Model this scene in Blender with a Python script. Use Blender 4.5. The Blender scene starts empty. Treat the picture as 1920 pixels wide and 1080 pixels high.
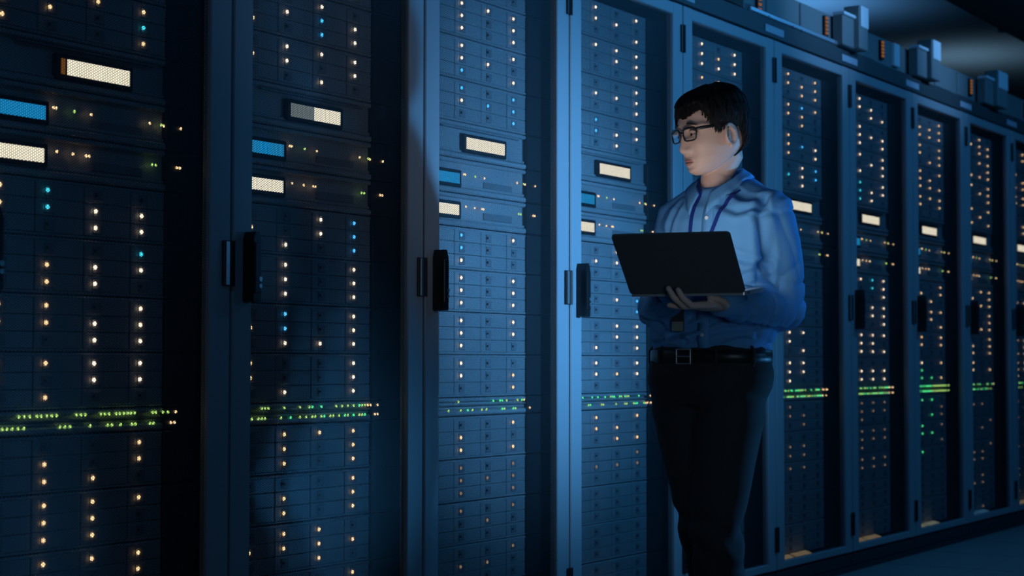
import bpy, bmesh, math, random
import numpy as np
from mathutils import Vector, Matrix, noise
random.seed(11)
C = bpy.context.scene.collection
SC = bpy.context.scene
PI = math.pi

# ------------------------------------------------------------------ camera, world, lights, exposure
cam_d = bpy.data.cameras.new('camera'); cam = bpy.data.objects.new('camera', cam_d); C.objects.link(cam)
cam_d.sensor_width = 36.0
cam_d.lens = 3207.04 / 1920 * 36.0
cam_d.clip_start = .05
yaw, pit, rol = .99597, .04287, .00091
fw = Vector((math.sin(yaw) * math.cos(pit), math.cos(yaw) * math.cos(pit), math.sin(pit)))
rt = Vector((math.cos(yaw), -math.sin(yaw), 0)); up = rt.cross(fw)
rt2 = rt * math.cos(rol) + up * math.sin(rol); up2 = up * math.cos(rol) - rt * math.sin(rol)
mw = Matrix((rt2, up2, -fw)).transposed().to_4x4()
mw.translation = Vector((-3.12054, -2.8351, .91871))
cam.matrix_world = mw
cam_d.dof.use_dof = True
cam_d.dof.focus_distance = 4.6
cam_d.dof.aperture_fstop = 4.5
SC.camera = cam

w = bpy.data.worlds.new('dark_room'); SC.world = w; w.use_nodes = True
w.node_tree.nodes['Background'].inputs[0].default_value = (.03, .22, .38, 1)
w.node_tree.nodes['Background'].inputs[1].default_value = .018

def light(name, kind, loc, aim, energy, color, **kw):
    d = bpy.data.lights.new(name, kind); d.energy = energy; d.color = color
    for k, v in kw.items(): setattr(d, k, v)
    o = bpy.data.objects.new(name, d); C.objects.link(o); o.location = loc
    o.rotation_euler = (Vector(aim) - Vector(loc)).to_track_quat('-Z', 'Y').to_euler()
    return o
BLUE = (.05, .38, 1.0)
# work lamp standing in the aisle to the right of the camera: it throws the man's shadow on the second rack
light('aisle_work_lamp', 'SPOT', (1.74, -1.89, 1.24), (1.95, 0, 1.66), 86, (.055, .42, 1.0), spot_size=math.radians(106), spot_blend=.9, shadow_soft_size=.045)
light('aisle_work_lamp_core', 'SPOT', (1.76, -1.89, 1.24), (1.55, 0, 1.24), 165, (.14, .48, 1.0), spot_size=math.radians(56), spot_blend=1.0, shadow_soft_size=.045)
light('low_leg_fill', 'SPOT', (2.6, -1.9, .35), (1.12, -.87, .60), 52, (.07, .42, 1.0), spot_size=math.radians(29), spot_blend=.8, shadow_soft_size=.04)  # unseen low fill, added to edge the trouser leg with blue
# ceiling strip over the aisle, dimmed
light('aisle_ceiling_lamp', 'AREA', (4.6, -1.7, 2.95), (4.6, -.5, .6), 22, BLUE, shape='RECTANGLE', size=4.0, size_y=.25)
light('left_front_fill', 'AREA', (-1.6, -1.9, 2.95), (.2, -.3, .9), 3, BLUE, shape='RECTANGLE', size=1.6, size_y=.25)  # unseen soft fill, added high on the camera's left
# lamps behind the row that wash the ceiling over the cabinets
light('service_lamp_over_racks', 'SPOT', (6.9, 1.5, 2.55), (7.0, 1.5, 3.2), 24, (.14, .46, 1.0), spot_size=math.radians(130), spot_blend=1.0, shadow_soft_size=.1)
light('service_lamp_front', 'SPOT', (3.75, -1.3, 2.72), (3.75, 0, 2.50), 42, (.2, .5, 1.0), spot_size=math.radians(44), spot_blend=1.0, shadow_soft_size=.05)
light('service_lamp_middle', 'SPOT', (5.15, -1.3, 2.72), (5.2, 0, 2.50), 42, (.2, .5, 1.0), spot_size=math.radians(48), spot_blend=1.0, shadow_soft_size=.05)
light('service_lamp_far', 'SPOT', (9.3, 1.3, 2.5), (9.4, 1.25, 3.2), 11, (.28, .52, .75), spot_size=math.radians(140), spot_blend=1.0, shadow_soft_size=.2)
light('camera_side_fill', 'AREA', (-2.4, -4.3, 1.1), (.8, -.6, 1.1), 2.2, (.45, .7, 1.0), shape='RECTANGLE', size=2.2, size_y=1.8)  # unseen broad fill added behind the camera; no rack row stands there
# unseen narrow fill added on the camera side to lift the man's front
light('man_front_fill', 'SPOT', (-1.75, -3.0, .98), (.95, -.84, 1.0), 25, (.52, .76, 1.0), spot_size=math.radians(25), spot_blend=.7, shadow_soft_size=.22)
SC.view_settings.view_transform = 'Standard'
SC.view_settings.look = 'None'
SC.view_settings.gamma = 1
SC.view_settings.use_curve_mapping = False
SC.view_settings.exposure = 0
SC.cycles.sample_clamp_indirect = 1.0
SC.cycles.sample_clamp_direct = 8.0
SC.cycles.transparent_max_bounces = 12
SC.cycles.max_bounces = 6
SC.cycles.caustics_reflective = False
SC.cycles.caustics_refractive = False

# ------------------------------------------------------------------ materials
def mat(name, col, rough=.5, metal=0., spec=.5, bump=0, bscale=200, vary=0, coat=0):
    m = bpy.data.materials.new(name); m.use_nodes = True
    n = m.node_tree.nodes; l = m.node_tree.links; b = n['Principled BSDF']
    b.inputs['Base Color'].default_value = (*col, 1); b.inputs['Roughness'].default_value = rough
    b.inputs['Metallic'].default_value = metal; b.inputs['Specular IOR Level'].default_value = spec
    b.inputs['Coat Weight'].default_value = coat
    if bump or vary:
        tc = n.new('ShaderNodeTexCoord'); nz = n.new('ShaderNodeTexNoise'); nz.inputs['Scale'].default_value = bscale
        nz.inputs['Detail'].default_value = 4
        l.new(tc.outputs['Object'], nz.inputs['Vector'])
        if bump:
            bp = n.new('ShaderNodeBump'); bp.inputs['Strength'].default_value = bump; bp.inputs['Distance'].default_value = .002
            l.new(nz.outputs['Fac'], bp.inputs['Height']); l.new(bp.outputs['Normal'], b.inputs['Normal'])
        if vary:
            mx = n.new('ShaderNodeMix'); mx.data_type = 'RGBA'
            mx.inputs[6].default_value = (*[c * (1 - vary) for c in col], 1); mx.inputs[7].default_value = (*[min(1, c * (1 + vary)) for c in col], 1)
            l.new(nz.outputs['Fac'], mx.inputs[0]); l.new(mx.outputs[2], b.inputs['Base Color'])
    return m
def glow(name, col, strength, sample=False):
    m = bpy.data.materials.new(name); m.use_nodes = True
    b = m.node_tree.nodes['Principled BSDF']
    b.inputs['Base Color'].default_value = (.02, .02, .02, 1)
    b.inputs['Emission Color'].default_value = (*col, 1); b.inputs['Emission Strength'].default_value = strength
    if not sample: m.cycles.emission_sampling = 'NONE'
    return m
M = {}
M['frame'] = mat('grey_powder_coat', (.345, .365, .385), .42, 0, .5, .08, 900, .06)
M['cab'] = mat('dark_powder_coat', (.035, .04, .045), .5, 0, .4, .06, 700)
M['header'] = mat('header_powder_coat', (.065, .075, .08), .5, 0, .4, .06, 700)
M['inside'] = mat('black_inside', (.012, .013, .015), .6)
M['panel'] = mat('server_face_grey', (.46, .48, .50), .42, 0, .5, .05, 500, .08)
M['tray'] = mat('drive_tray_grey', (.41, .43, .45), .45, 0, .5, .05, 500, .05)
M['button'] = mat('tray_button_dark', (.29, .30, .32), .5)
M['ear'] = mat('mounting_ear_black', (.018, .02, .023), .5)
M['black'] = mat('black_plastic', (.012, .013, .014), .35, 0, .5)
M['metal'] = mat('brushed_steel', (.55, .57, .6), .35, .9)
M['label'] = mat('pale_label', (.5, .52, .58), .5)
M['trunk'] = mat('trunking_grey', (.22, .235, .23), .55, 0, .4, .05, 300, .08)
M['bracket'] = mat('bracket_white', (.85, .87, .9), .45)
M['rail'] = mat('aluminium_rail', (.6, .62, .65), .32, .7)
M['gleam'] = glow('base_gleam_warm', (1.0, .74, .42), .20)  # glow painted in for gleams at the rack foot, not lamps
M['gleam2'] = glow('base_gleam_pale', (.8, .85, .62), .22)
M['gleam3'] = glow('base_gleam_blue', (.10, .40, .8), .22)
M['floor'] = mat('floor_tile', (.24, .27, .26), .38, 0, .4, .05, 60, .15)
M['ceil'] = mat('ceiling_tile', (.42, .45, .47), .8, 0, .3, .1, 80, .08)
M['duct'] = mat('ceiling_duct', (.2, .22, .23), .8)
M['wall'] = mat('wall_paint', (.3, .32, .34), .8, 0, .3, .05, 50)
M['off'] = mat('lamp_off', (.03, .04, .06), .3)
M['a'] = glow('lamp_amber', (1.0, .64, .32), 2.2)
M['w'] = glow('lamp_warm_white', (1.0, .78, .56), 3.0)
M['d'] = glow('lamp_amber_dim', (1.0, .66, .42), .38)
M['b'] = glow('lamp_blue', (.06, .45, 1.0), 2.6)
M['c'] = glow('lamp_teal', (.05, .62, .8), 2.2)
M['g'] = glow('lamp_green', (.08, .85, .28), 2.2)
M['y'] = glow('port_lamp_lime', (.50, .85, .20), 1.5)
M['o'] = glow('port_lamp_orange', (1.0, .5, .12), 1.6)
M['cream'] = glow('display_cream', (1.0, .91, .70), 1.3)
M['cyan'] = glow('display_blue', (.015, .36, .80), .85)
M['dimd'] = glow('display_dim', (.30, .36, .36), .6)
M['roworange'] = glow('breaker_lamp_orange', (1.0, .36, .05), .19)

def perforated():
    m = bpy.data.materials.new('perforated_steel'); m.use_nodes = True
    nt = m.node_tree; n = nt.nodes; l = nt.links; b = n['Principled BSDF']; out = n['Material Output']
    b.inputs['Base Color'].default_value = (.036, .04, .045, 1); b.inputs['Roughness'].default_value = .45
    tc = n.new('ShaderNodeTexCoord'); sp = n.new('ShaderNodeSeparateXYZ'); l.new(tc.outputs['Object'], sp.inputs[0])
    def mth(op, a, bb=None):
        q = n.new('ShaderNodeMath'); q.operation = op
        for i, v in enumerate((a, bb)):
            if v is None: continue
            if isinstance(v, (int, float)): q.inputs[i].default_value = v
            else: l.new(v, q.inputs[i])
        return q.outputs[0]
    px, pz = .0104, .006
    ds = []
    for off in (0, .5):
        u = mth('MULTIPLY', mth('SUBTRACT', mth('FRACT', mth('ADD', mth('DIVIDE', sp.outputs[0], px), off + 100)), .5), px)
        v = mth('MULTIPLY', mth('SUBTRACT', mth('FRACT', mth('ADD', mth('DIVIDE', sp.outputs[2], pz), off + 100)), .5), pz)
        ds.append(mth('ADD', mth('MULTIPLY', u, u), mth('MULTIPLY', v, v)))
    hole = mth('LESS_THAN', mth('MINIMUM', ds[0], ds[1]), .0027 ** 2)
    tr = n.new('ShaderNodeBsdfTransparent'); mx = n.new('ShaderNodeMixShader')
    l.new(hole, mx.inputs[0]); l.new(b.outputs[0], mx.inputs[1]); l.new(tr.outputs[0], mx.inputs[2]); l.new(mx.outputs[0], out.inputs[0])
    return m
M['mesh'] = perforated()

# ------------------------------------------------------------------ mesh helpers
def new_obj(name, me, parent=None, loc=(0, 0, 0)):
    o = bpy.data.objects.new(name, me); C.objects.link(o)
    if parent: o.parent = parent
    o.location = loc
    return o
class MB:
    def __init__(s): s.bm = bmesh.new()
    def box(s, x0, x1, y0, y1, z0, z1, bev=0, seg=1):
        vs = [s.bm.verts.new((x, y, z)) for x in (x0, x1) for y in (y0, y1) for z in (z0, z1)]
        fs = [(0, 1, 3, 2), (4, 6, 7, 5), (0, 4, 5, 1), (2, 3, 7, 6), (0, 2, 6, 4), (1, 5, 7, 3)]
        F = [s.bm.faces.new([vs[i] for i in f]) for f in fs]
        if bev:
            es = list({e for f in F for e in f.edges})
            bmesh.ops.bevel(s.bm, geom=es, offset=bev, segments=seg, affect='EDGES', profile=.6)
        return s
    def prism(s, pts, y0, y1, axis='y'):
        def P(a, b, t): return (a, t, b) if axis == 'y' else ((t, a, b) if axis == 'x' else (a, b, t))
        A = [s.bm.verts.new(P(a, b, y0)) for a, b in pts]; B = [s.bm.verts.new(P(a, b, y1)) for a, b in pts]
        n = len(pts); s.bm.faces.new(A); s.bm.faces.new(B[::-1])
        for i in range(n): s.bm.faces.new((A[i], B[i], B[(i + 1) % n], A[(i + 1) % n]))
        return s
    def rings(s, R, cap=True, closed=True):
        V = [[s.bm.verts.new(p) for p in r] for r in R]
        n = len(R[0])
        for a, b in zip(V, V[1:]):
            for i in range(n if closed else n - 1): s.bm.faces.new((a[i], a[(i + 1) % n], b[(i + 1) % n], b[i]))
        if cap and closed: s.bm.faces.new(V[0][::-1]); s.bm.faces.new(V[-1])
        return s
    def tube(s, pts, rad, n=12, flat=1.0, round_ends=True):
        """swept tube; rad a number, a list or a list of (a,b); round_ends adds dome rings"""
        pts = [Vector(p) for p in pts]
        if not isinstance(rad, (list, tuple)): rad = [rad] * len(pts)
        rad = [(r, r * flat) if not isinstance(r, (list, tuple)) else r for r in rad]
        T = [(pts[min(i + 1, len(pts) - 1)] - pts[max(i - 1, 0)]).normalized() for i in range(len(pts))]
        ref = Vector((0, 0, 1)) if abs(T[0].z) < .9 else Vector((0, 1, 0))
        u = (ref - T[0] * ref.dot(T[0])).normalized(); R = []
        for i, p in enumerate(pts):
            u = (u - T[i] * u.dot(T[i])).normalized(); v = T[i].cross(u); a, b = rad[i]
            def ring(c, k): return [c + u * (a * k * math.cos(2 * PI * j / n)) + v * (b * k * math.sin(2 * PI * j / n)) for j in range(n)]
            if round_ends and i == 0:
                for ang in (80, 55, 28): R.append(ring(p - T[i] * (min(a, b) * math.sin(math.radians(ang))), math.cos(math.radians(ang))))
            R.append(ring(p, 1))
            if round_ends and i == len(pts) - 1:
                for ang in (28, 55, 80): R.append(ring(p + T[i] * (min(a, b) * math.sin(math.radians(ang))), math.cos(math.radians(ang))))
        return s.rings(R)
    def ball(s, c, r, seg=16, rings=10, sc=(1, 1, 1), mtx=None):
        mm = Matrix.Translation(Vector(c)) @ (mtx or Matrix()) @ Matrix.Diagonal((r * sc[0], r * sc[1], r * sc[2], 1))
        bmesh.ops.create_uvsphere(s.bm, u_segments=seg, v_segments=rings, radius=1, matrix=mm); return s
    def mesh(s, name, m, smooth=False):
        bmesh.ops.recalc_face_normals(s.bm, faces=s.bm.faces)
        me = bpy.data.meshes.new(name); s.bm.to_mesh(me); s.bm.free()
        me.materials.append(m)
        if smooth: me.shade_smooth()
        return me
    def build(s, name, m, parent=None, smooth=False): return new_obj(name, s.mesh(name, m, smooth), parent)
def tag(o, label=None, cat=None, group=None, kind=None):
    for k, v in (('label', label), ('category', cat), ('group', group), ('kind', kind)):
        if v: o[k] = v
    return o
def empty(name, loc=(0, 0, 0), rz=0):
    o = bpy.data.objects.new(name, None); C.objects.link(o); o.location = loc; o.rotation_euler = (0, 0, rz); o.empty_display_size = .1
    return o
KIDS = {}
def kid(parent, name, me, loc=(0, 0, 0)):
    return new_obj(name, me, parent, loc)

# ------------------------------------------------------------------ the room
RACK_W = .8
tag(MB().box(-3.5, 14, -4.6, 3.2, -.06, 0).build('floor', M['floor']), kind='structure')
seams = MB()
for i in range(-5, 23): seams.box(i * .6 + .2, i * .6 + .204, -4.6, 3.2, .0002, .0008)
for j in range(-7, 6): seams.box(-3.5, 14, j * .6 - .42, j * .6 - .416, .0002, .0008)
tag(seams.build('trim_1', M['trunk']), kind='structure')
tag(MB().box(-3.5, 14, -4.6, 3.2, 3.2, 3.26).build('ceiling', M['ceil']), kind='structure')
tag(MB().box(-3.5, 14, 3.2, 3.26, 0, 3.2).build('wall_back', M['wall']), kind='structure')
tag(MB().box(14, 14.06, -4.6, 3.2, 0, 3.2).build('wall_right', M['wall']), kind='structure')
duct = empty('ceiling_duct', (7, -.3, 2.9))
tag(duct, 'dark air duct running under the ceiling along the aisle, top right corner', 'duct')
d_ = MB().box(-5, 7, -.45, .55, .0, .28, .02).build('duct_body', M['duct'], duct)
for i in range(6): MB().box(-4.0 + i * 2, -3.96 + i * 2, -.455, .555, -.005, .285).build('duct_flange', M['duct'], duct)

# ------------------------------------------------------------------ racks
RACKS = 'ABCDEFGHIJ'
WHERE = {'A': 'the leftmost rack', 'B': 'the second rack from the left', 'C': 'the third rack from the left',
         'D': 'the rack just left of the man', 'E': 'the rack directly behind the man', 'F': 'the rack beside the man\'s right-hand elbow in the picture',
         'G': 'the second rack right of the man', 'H': 'the rack with bright green lights', 'I': 'the rack right of the green-lit one', 'J': 'the rightmost rack'}
WHERE['F'] = 'the first rack right of the man'
ROWPAT = {r: p for r, p in zip(RACKS, [
    '.a.a...a.a.a .a.......... ............ ..aaaa.ca..a ac..acww..ww ...c.aww.aw. aa.waaww..ww aawwa.ww.a.. ...a.a.a.aa. .aaa.aa..aa. .aaa...a.... ............ ............',
    '...a.....a.. aa.........w ..w..wbwa.bw .wwwaw.w..w. ..wba.wbaw.b aw.w.w.waw.w .b.wab.w.www a..wa..w.w.w .aaa.a.a.a.a ...a.a.a.a.a .aa.aaaa..a. ...a........ ....a.......',
    '....a...a... .www.w.waw.w .w.waww.ab.w ab.b.wbb...b ab.w.b..aw.. .w.waw.w.w.w .w.w.w.w.w.. aw..aw.a...a a..aaa..aa.a .a.aaaaaaa.a .a.aa.a..... ...aaaa..... ............',
    '.w.w.ww....w .wwwa.ww...w a..wawww...w .b.w.bwwa.w. a.w..ww.a... ......wba..b ..ww..ww.w.w aw.w.waw.... aa.aaaa...aa ...aaaaa.... ....a...a... a...a....... a...a.......',
    'aw.w.wawawww .aaa.wbaaa.w a.aa...aa.a. .aa...aaa.aa aaa.aa...a.. a....aaaa.a. a....w..a.wa a..a.w.waa.. .aa..a....a. .aaa.a..aaaa a..a.aaa..aa aa..aaaa..a. .aa..a..a..a',
    'aa.aaaaa..aa .abaaaa...a. .a..aabw.a.w a.wb.cwb..w. ............ ......w.a... .ww.aw..a.w. .ww.aww.aw.. aa...aa.a.a. a....aa.aaa. .aa......... ............ a...........',
    '.w..aww...ww .w..awwwaw.w .w.w..wwaw.w ac.wacww.cw. .wcwa.cwa..w a.wwa.wwa..w awww.ww..www a....wwwawww .aaa.aaa.a.. .aaa.aaa.a.. .aaaaaaaa... ............ a.......a...',
    'a..aaaaa.aaa aa.aaa.a..aa .a.aaaa..aaa aaaa.a.a.... a..aaa.aa.a. ..aaa.a.a..a aa.aaa.a.... aw.a.g...gga .gg....a..ga .g.a.gg....a .g......a... ............ a...a.......',
    '..a.aaaaa.aa ..aa...a.aaa .a.a..aaa..a .a.a..a.aa.a ..aa.a.a..aa ...aa..a..aa ...a.a.aaa.a .a..aa.aa... ....aaa..... a..aa.a.a... ...aaaa..aa. ....a.a..aa. a...a.....a.',
    '..a.a.a....a .a..a.a..aa. .aa.aaa..... a.....a...a. a..aaaaa.... ....aa..aa.. .aaaa.a.aaa. aaaa.aa.aa.a a.a.aa.a..aa .a....aa...a ...aaaaaa..a .....a...aa. a....a......'])}
ARRAY_Z = (2.083, 1.955, 1.827, 1.699, 1.2565, 1.1295, 1.002, .875, .6915, .564, .4365, .31, .182)
FACE = .065                      # depth of the equipment faces behind the door plane
COLX = (.142, .275, .417, .560)  # lamp of each tray column
# --- shared meshes
def me_box(name, m, *a, bev=0): return MB().box(*a, bev=bev).mesh(name, m)
ME = {}
s = MB().box(.03, .745, .02, .62, -.0625, .0625).box(.095, .638, 0, .03, .054, .0622, bev=.003).box(.095, .638, .001, .03, -.0622, -.056, bev=.002)
ME['chassis'] = s.mesh('chassis', M['panel'])
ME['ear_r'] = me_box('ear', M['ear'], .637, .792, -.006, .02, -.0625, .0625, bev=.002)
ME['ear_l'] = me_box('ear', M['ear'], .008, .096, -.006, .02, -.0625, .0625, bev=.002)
for c in range(4):
    x0 = -.0335; x1 = (.0975, .1065, .1075, .073)[c]
    ME['tray', c] = me_box('drive_tray', M['tray'], x0, x1, 0, .03, -.0183, .0183, bev=.0016)
s = MB()
s.box(-.009, .021, -.0022, .001, -.0125, .0125, bev=.0015)
ME['button'] = s.mesh('release_button', M['button'])
s = MB().box(.004, .012, -.0045, -.001, -.007, .007, bev=.001); ME['latch'] = s.mesh('button_tab', M['tray'])
for ch, mm in (('.', 'off'), ('a', 'a'), ('w', 'w'), ('b', 'b'), ('c', 'c'), ('g', 'g'), ('d', 'd')):
    ME['led', ch] = MB().ball((0, 0, 0),   .0050 if ch != '.' else .004, 10, 6, (1, .55, 1)).mesh('status_light', M[mm], True)
for ch, mm in (('y', 'y'), ('o', 'o'), ('.', 'off'), ('g', 'g'), ('a', 'a')):
    ME['port', ch] = MB().ball((0, 0, 0), .0036 if ch != '.' else .003, 8, 5, (1, .6, 1)).mesh('port_light', M[mm], True)

ORD = ['topmost', 'second from the top', 'third from the top', 'fourth from the top']
MID = ['first', 'second', 'third', 'fourth', 'fifth']
def storage_server(r, k, i):
    z = ARRAY_Z[i]
    root = empty('storage_server', (k * RACK_W, FACE, z))
    if i < 4: lab = 'twelve-bay storage server %s in %s' % (ORD[i], WHERE[r])
    elif i < 8: lab = 'twelve-bay storage server, %s below the displays in %s' % (MID[i - 4], WHERE[r])
    else: lab = 'twelve-bay storage server, %s below the network switch in %s' % (MID[i - 8], WHERE[r])
    tag(root, lab, 'server', 'storage servers in the racks')
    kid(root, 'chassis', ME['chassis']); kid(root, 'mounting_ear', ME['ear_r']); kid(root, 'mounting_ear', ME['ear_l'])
    pat = ROWPAT[r].split()[i]
    if i > 8 and k > 0 or i > 7 and k > 3: pat = pat.replace('a', 'd').replace('w', 'd')
    for row in range(3):
        for c in range(4):
            t = kid(root, 'drive_tray', ME['tray', c], (COLX[c], 0, (.0375, 0, -.0375)[row]))
            kid(t, 'release_button', ME['button'])
            kid(t, 'status_light', ME['led', pat[row * 4 + c]], (-.004, -.005, .001))
    return root

def lamps_on(root, items):
    for x, z, ch in items: kid(root, 'status_light', ME['port', ch], (x, -.0085 if x > .637 else -.003, z))
def face_unit(r, k, z0, z1, name, lab, cat, grp):
    root = empty(name, (k * RACK_W, FACE, (z0 + z1) / 2)); h = (z1 - z0) / 2 - .0008
    tag(root, lab, cat, grp)
    s = MB().box(.03, .745, .012, .62, -h, h).box(.095, .638, 0, .03, h - .012, h, bev=.003).box(.095, .638, -.002, .03, -h, -h + .016, bev=.004)
    s.box(.095, .638, .006, .03, -h + .018, -h + .026, bev=.002)
    s.build('chassis', M['panel'], root)
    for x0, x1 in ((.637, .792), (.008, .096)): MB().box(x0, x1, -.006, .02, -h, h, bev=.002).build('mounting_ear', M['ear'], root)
    return root
def display(root, x0, x1, zc, hh, m, split=None):
    b = MB().box(x0 - .014, x1 + .014, -.003, .014, zc - hh - .011, zc + hh + .011, bev=.003).build('display_bezel', M['black'], root)
    for a, c, mm in ([(x0, x1, m)] if not split else split):
        MB().box(a, c, -.0045, 0, zc - hh, zc + hh).build('display_screen', M[mm], b)
    return b
SWX = [.108,.118,.20,.215,.23,.25, .262,.278,.292,.306, .364,.377,.39, .437,.449,.462, .484,.495,.508,.520,.53,.542, .60,.610, .634,.645, .671]
SWX2 = [.155,.168,.182,.198,.214, .316,.33,.345,.405, .458,.471,.498,.534,.545, .592,.603,.655,.667]
random.seed(4)
for k, r in enumerate(RACKS, start=-1):
    for i in range(13): storage_server(r, k, i)
    # appliance with the wide cream display
    u = face_unit(r, k, 1.526, 1.635, 'display_appliance', 'appliance with wide lit cream display in ' + WHERE[r], 'server', 'wide-display appliances in the racks')
    if r == 'A': display(u, .306, .514, -.006, .0175, 'cream', [(.306, .318, 'roworange'), (.325, .514, 'cream')])
    elif r == 'B': display(u, .290, .495, -.006, .0175, 'cream', [(.290, .384, 'dimd'), (.384, .495, 'cream')])
    else: display(u, .300, .508, -.006, .0175, 'cream')
    MB().box(.18, .60, -.001, .01, .034, .037).box(.18, .60, -.001, .01, -.044, -.041).build('vent_slot', M['button'], u)
    # head units, blue and cream
    u = face_unit(r, k, 1.4205, 1.5245, 'network_appliance', 'appliance with small lit blue display in ' + WHERE[r], 'server', 'blue-display appliances in the racks')
    display(u, .112, .262, -.009, .0155, 'cyan')
    MB().box(.41, .57, .008, .014, -.028, -.006, bev=.002).build('vent_panel', M['button'], u)
    L = [(.286, .006, 'o'), (.294, .006, 'o'), (.347, .005, 'y'), (.397, .004, 'o'), (.581, .006, 'o'), (.619, .006, 'y'), (.627, .005, 'o'), (.679, .004, 'o')]
    lamps_on(u, [(x, z, 'a' if (ch == 'o') else ch) for x, z, ch in L])
    u = face_unit(r, k, 1.3215, 1.419, 'backup_appliance', 'appliance with small lit cream display in ' + WHERE[r], 'server', 'cream-display appliances in the racks')
    display(u, .112, .260, -.001, .0155, 'cream')
    MB().box(.41, .57, .008, .014, -.020, .002, bev=.002).build('vent_panel', M['button'], u)
    lamps_on(u, [(.297, .012, 'a'), (.344, .011, 'a'), (.383, .011, 'a'), (.392, .011, 'a'), (.59, .011, 'y'), (.602, .011, 'y'), (.667, .011, 'a'), (.677, .011, 'a')])
    # switch
    u = face_unit(r, k, .7565, .8105, 'network_switch', 'network switch with two rows of port lights in ' + WHERE[r], 'switch', 'network switches in the racks')
    MB().box(.10, .634, -.001, .01, .002, .0065, bev=.001).build('port_strip', M['button'], u)
    for row, (xs, z) in enumerate(((SWX, .0145), (SWX2, -.0105))):
        full = xs if r in 'A' else [.11 + .0125 * q for q in range(45)]
        for q, x in enumerate(full):
            if r == 'A': ch = 'a' if x > .65 or x < .125 else 'y'
            else:
                pr = {'B': .42, 'C': .26, 'D': .36, 'H': .9, 'I': .25, 'J': .25}.get(r, .62)
                if random.random() > pr: continue
                ch = ('g' if x < .42 else 'y') if r == 'H' else ('a' if x > .62 else ('y' if random.random() < (.8 if r in 'BC' else .45) else 'g'))
            kid(u, 'port_light', ME['port', ch], (x, -.003 if x < .637 else -.0085, z))

# --- cabinets
def loop_frame(x0, x1, z0, z1, ix0, ix1, iz0, iz1, y0, y1, bev=.003):
    s = MB()
    s.box(x0, ix0, y0, y1, z0, z1, bev=bev); s.box(ix1, x1, y0, y1, z0, z1, bev=bev)
    s.box(ix0 - .004, ix1 + .004, y0 + .0006, y1, iz1, z1 - .001, bev=bev); s.box(ix0 - .004, ix1 + .004, y0 + .0006, y1, z0 + .001, iz0, bev=bev)
    return s
DOOR_ME = loop_frame(.0045, .7955, .088, 2.215, .074, .722, .119, 2.171, 0, .028).mesh('door_frame', M['frame'])
# perforated sheet: front and back faces share the hole pattern
_b = bmesh.new()
for yy in (.012, .0132): _b.faces.new([_b.verts.new(p) for p in ((.070, yy, .115), (.726, yy, .115), (.726, yy, 2.175), (.070, yy, 2.175))])
SCREEN_ME = bpy.data.meshes.new('perforated_screen'); _b.to_mesh(SCREEN_ME); _b.free(); SCREEN_ME.materials.append(M['mesh'])
s = MB()
s.prism([(.040, 1.066), (.044, 1.063), (.064, 1.063), (.068, 1.067), (.068, 1.214), (.060, 1.236), (.046, 1.236), (.040, 1.216)], -.036, -.0005)
s.box(.0425, .0655, -.040, -.034, 1.085, 1.21, bev=.002)
HANDLE_ME = s.mesh('door_handle', M['black'])
LOCK_ME = MB().tube([(.061, -.041, 1.120), (.061, -.036, 1.120)], .0062, 12, round_ends=False).tube([(.061, -.041, 1.103), (.061, -.036, 1.103)], .0055, 12, round_ends=False).mesh('lock_cylinder', M['metal'])
HINGE_ME = MB().tube([(.797, -.004, -.05), (.797, -.004, .05)], .0075, 10, round_ends=False).box(.776, .798, -.006, 0, -.05, .05, bev=.002).mesh('hinge', M['black'])
MIDH_ME = MB().tube([(.797, -.004, -.055), (.797, -.004, .055)], .0075, 10, round_ends=False).box(.764, .798, -.007, 0, -.055, .055, bev=.002).mesh('hinge', M['black'])
STRIP_ME = MB().box(.771, .783, -.010, -.006, -.053, .053, bev=.001).mesh('hinge_strip', M['metal'])
SIDE_L = me_box('side_panel', M['cab'], .0008, .007, .03, 1.05, .088, 2.214)
SIDE_R = me_box('side_panel', M['cab'], .793, .7992, .03, 1.05, .088, 2.214)
BACK_ME = me_box('back_panel', M['inside'], .013, .787, 1.04, 1.05, .088, 2.215)
TOP_ME = me_box('top_panel', M['cab'], .001, .799, .03, 1.05, 2.215, 2.292)
HEAD_ME = me_box('header_panel', M['header'], .0008, .7992, 0, .03, 2.222, 2.294, bev=.002)
BASE_ME = me_box('base_panel', M['cab'], .013, .787, .03, 1.05, .088, .112)
PLINTH_ME = MB().box(.0008, .7992, .012, 1.05, 0, .084).box(.004, .796, .008, .02, .03, .082, bev=.003).mesh('plinth', M['cab'])
POST_ME = MB().box(.014, .030, .07, .11, .112, 2.215).box(.770, .786, .07, .11, .112, 2.215).mesh('mounting_post', M['inside'])
NAME_ME = me_box('name_plate', M['label'], .71, .886, -.004, -.0005, 2.236, 2.266, bev=.001)
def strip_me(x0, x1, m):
    return MB().rings([[(x0, .018, .1205), (x1, .018, .1205), (x1, .018, .1225), (x0, .018, .1225)], [(x0 + .03, .058, .1255), (x1 + .03, .058, .1255), (x1 + .03, .058, .1275), (x0 + .03, .058, .1275)]]).mesh('base_gleam', M[m])
STRIPS = {m: (strip_me(.10, .205, m), strip_me(.225, .385, m)) for m in ('gleam', 'gleam2', 'gleam3')}
RL = {'A': 'tall mesh-door server rack cut off by the left edge of the photo', 'B': 'second server rack from the left, mostly in shadow, mesh door shut',
      'C': 'third server rack from the left, its mesh door lit blue', 'D': 'brightly lit server rack just left of the man, mesh door shut',
      'E': 'server rack directly behind the man, mesh door shut', 'F': 'first server rack to the right of the man, mesh door shut',
      'G': 'second server rack to the right of the man, rows of amber lights', 'H': 'server rack with bright green lights at its middle, mesh door shut',
      'I': 'server rack just right of the one with green lights', 'J': 'last server rack, cut off by the right edge of the photo'}
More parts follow.
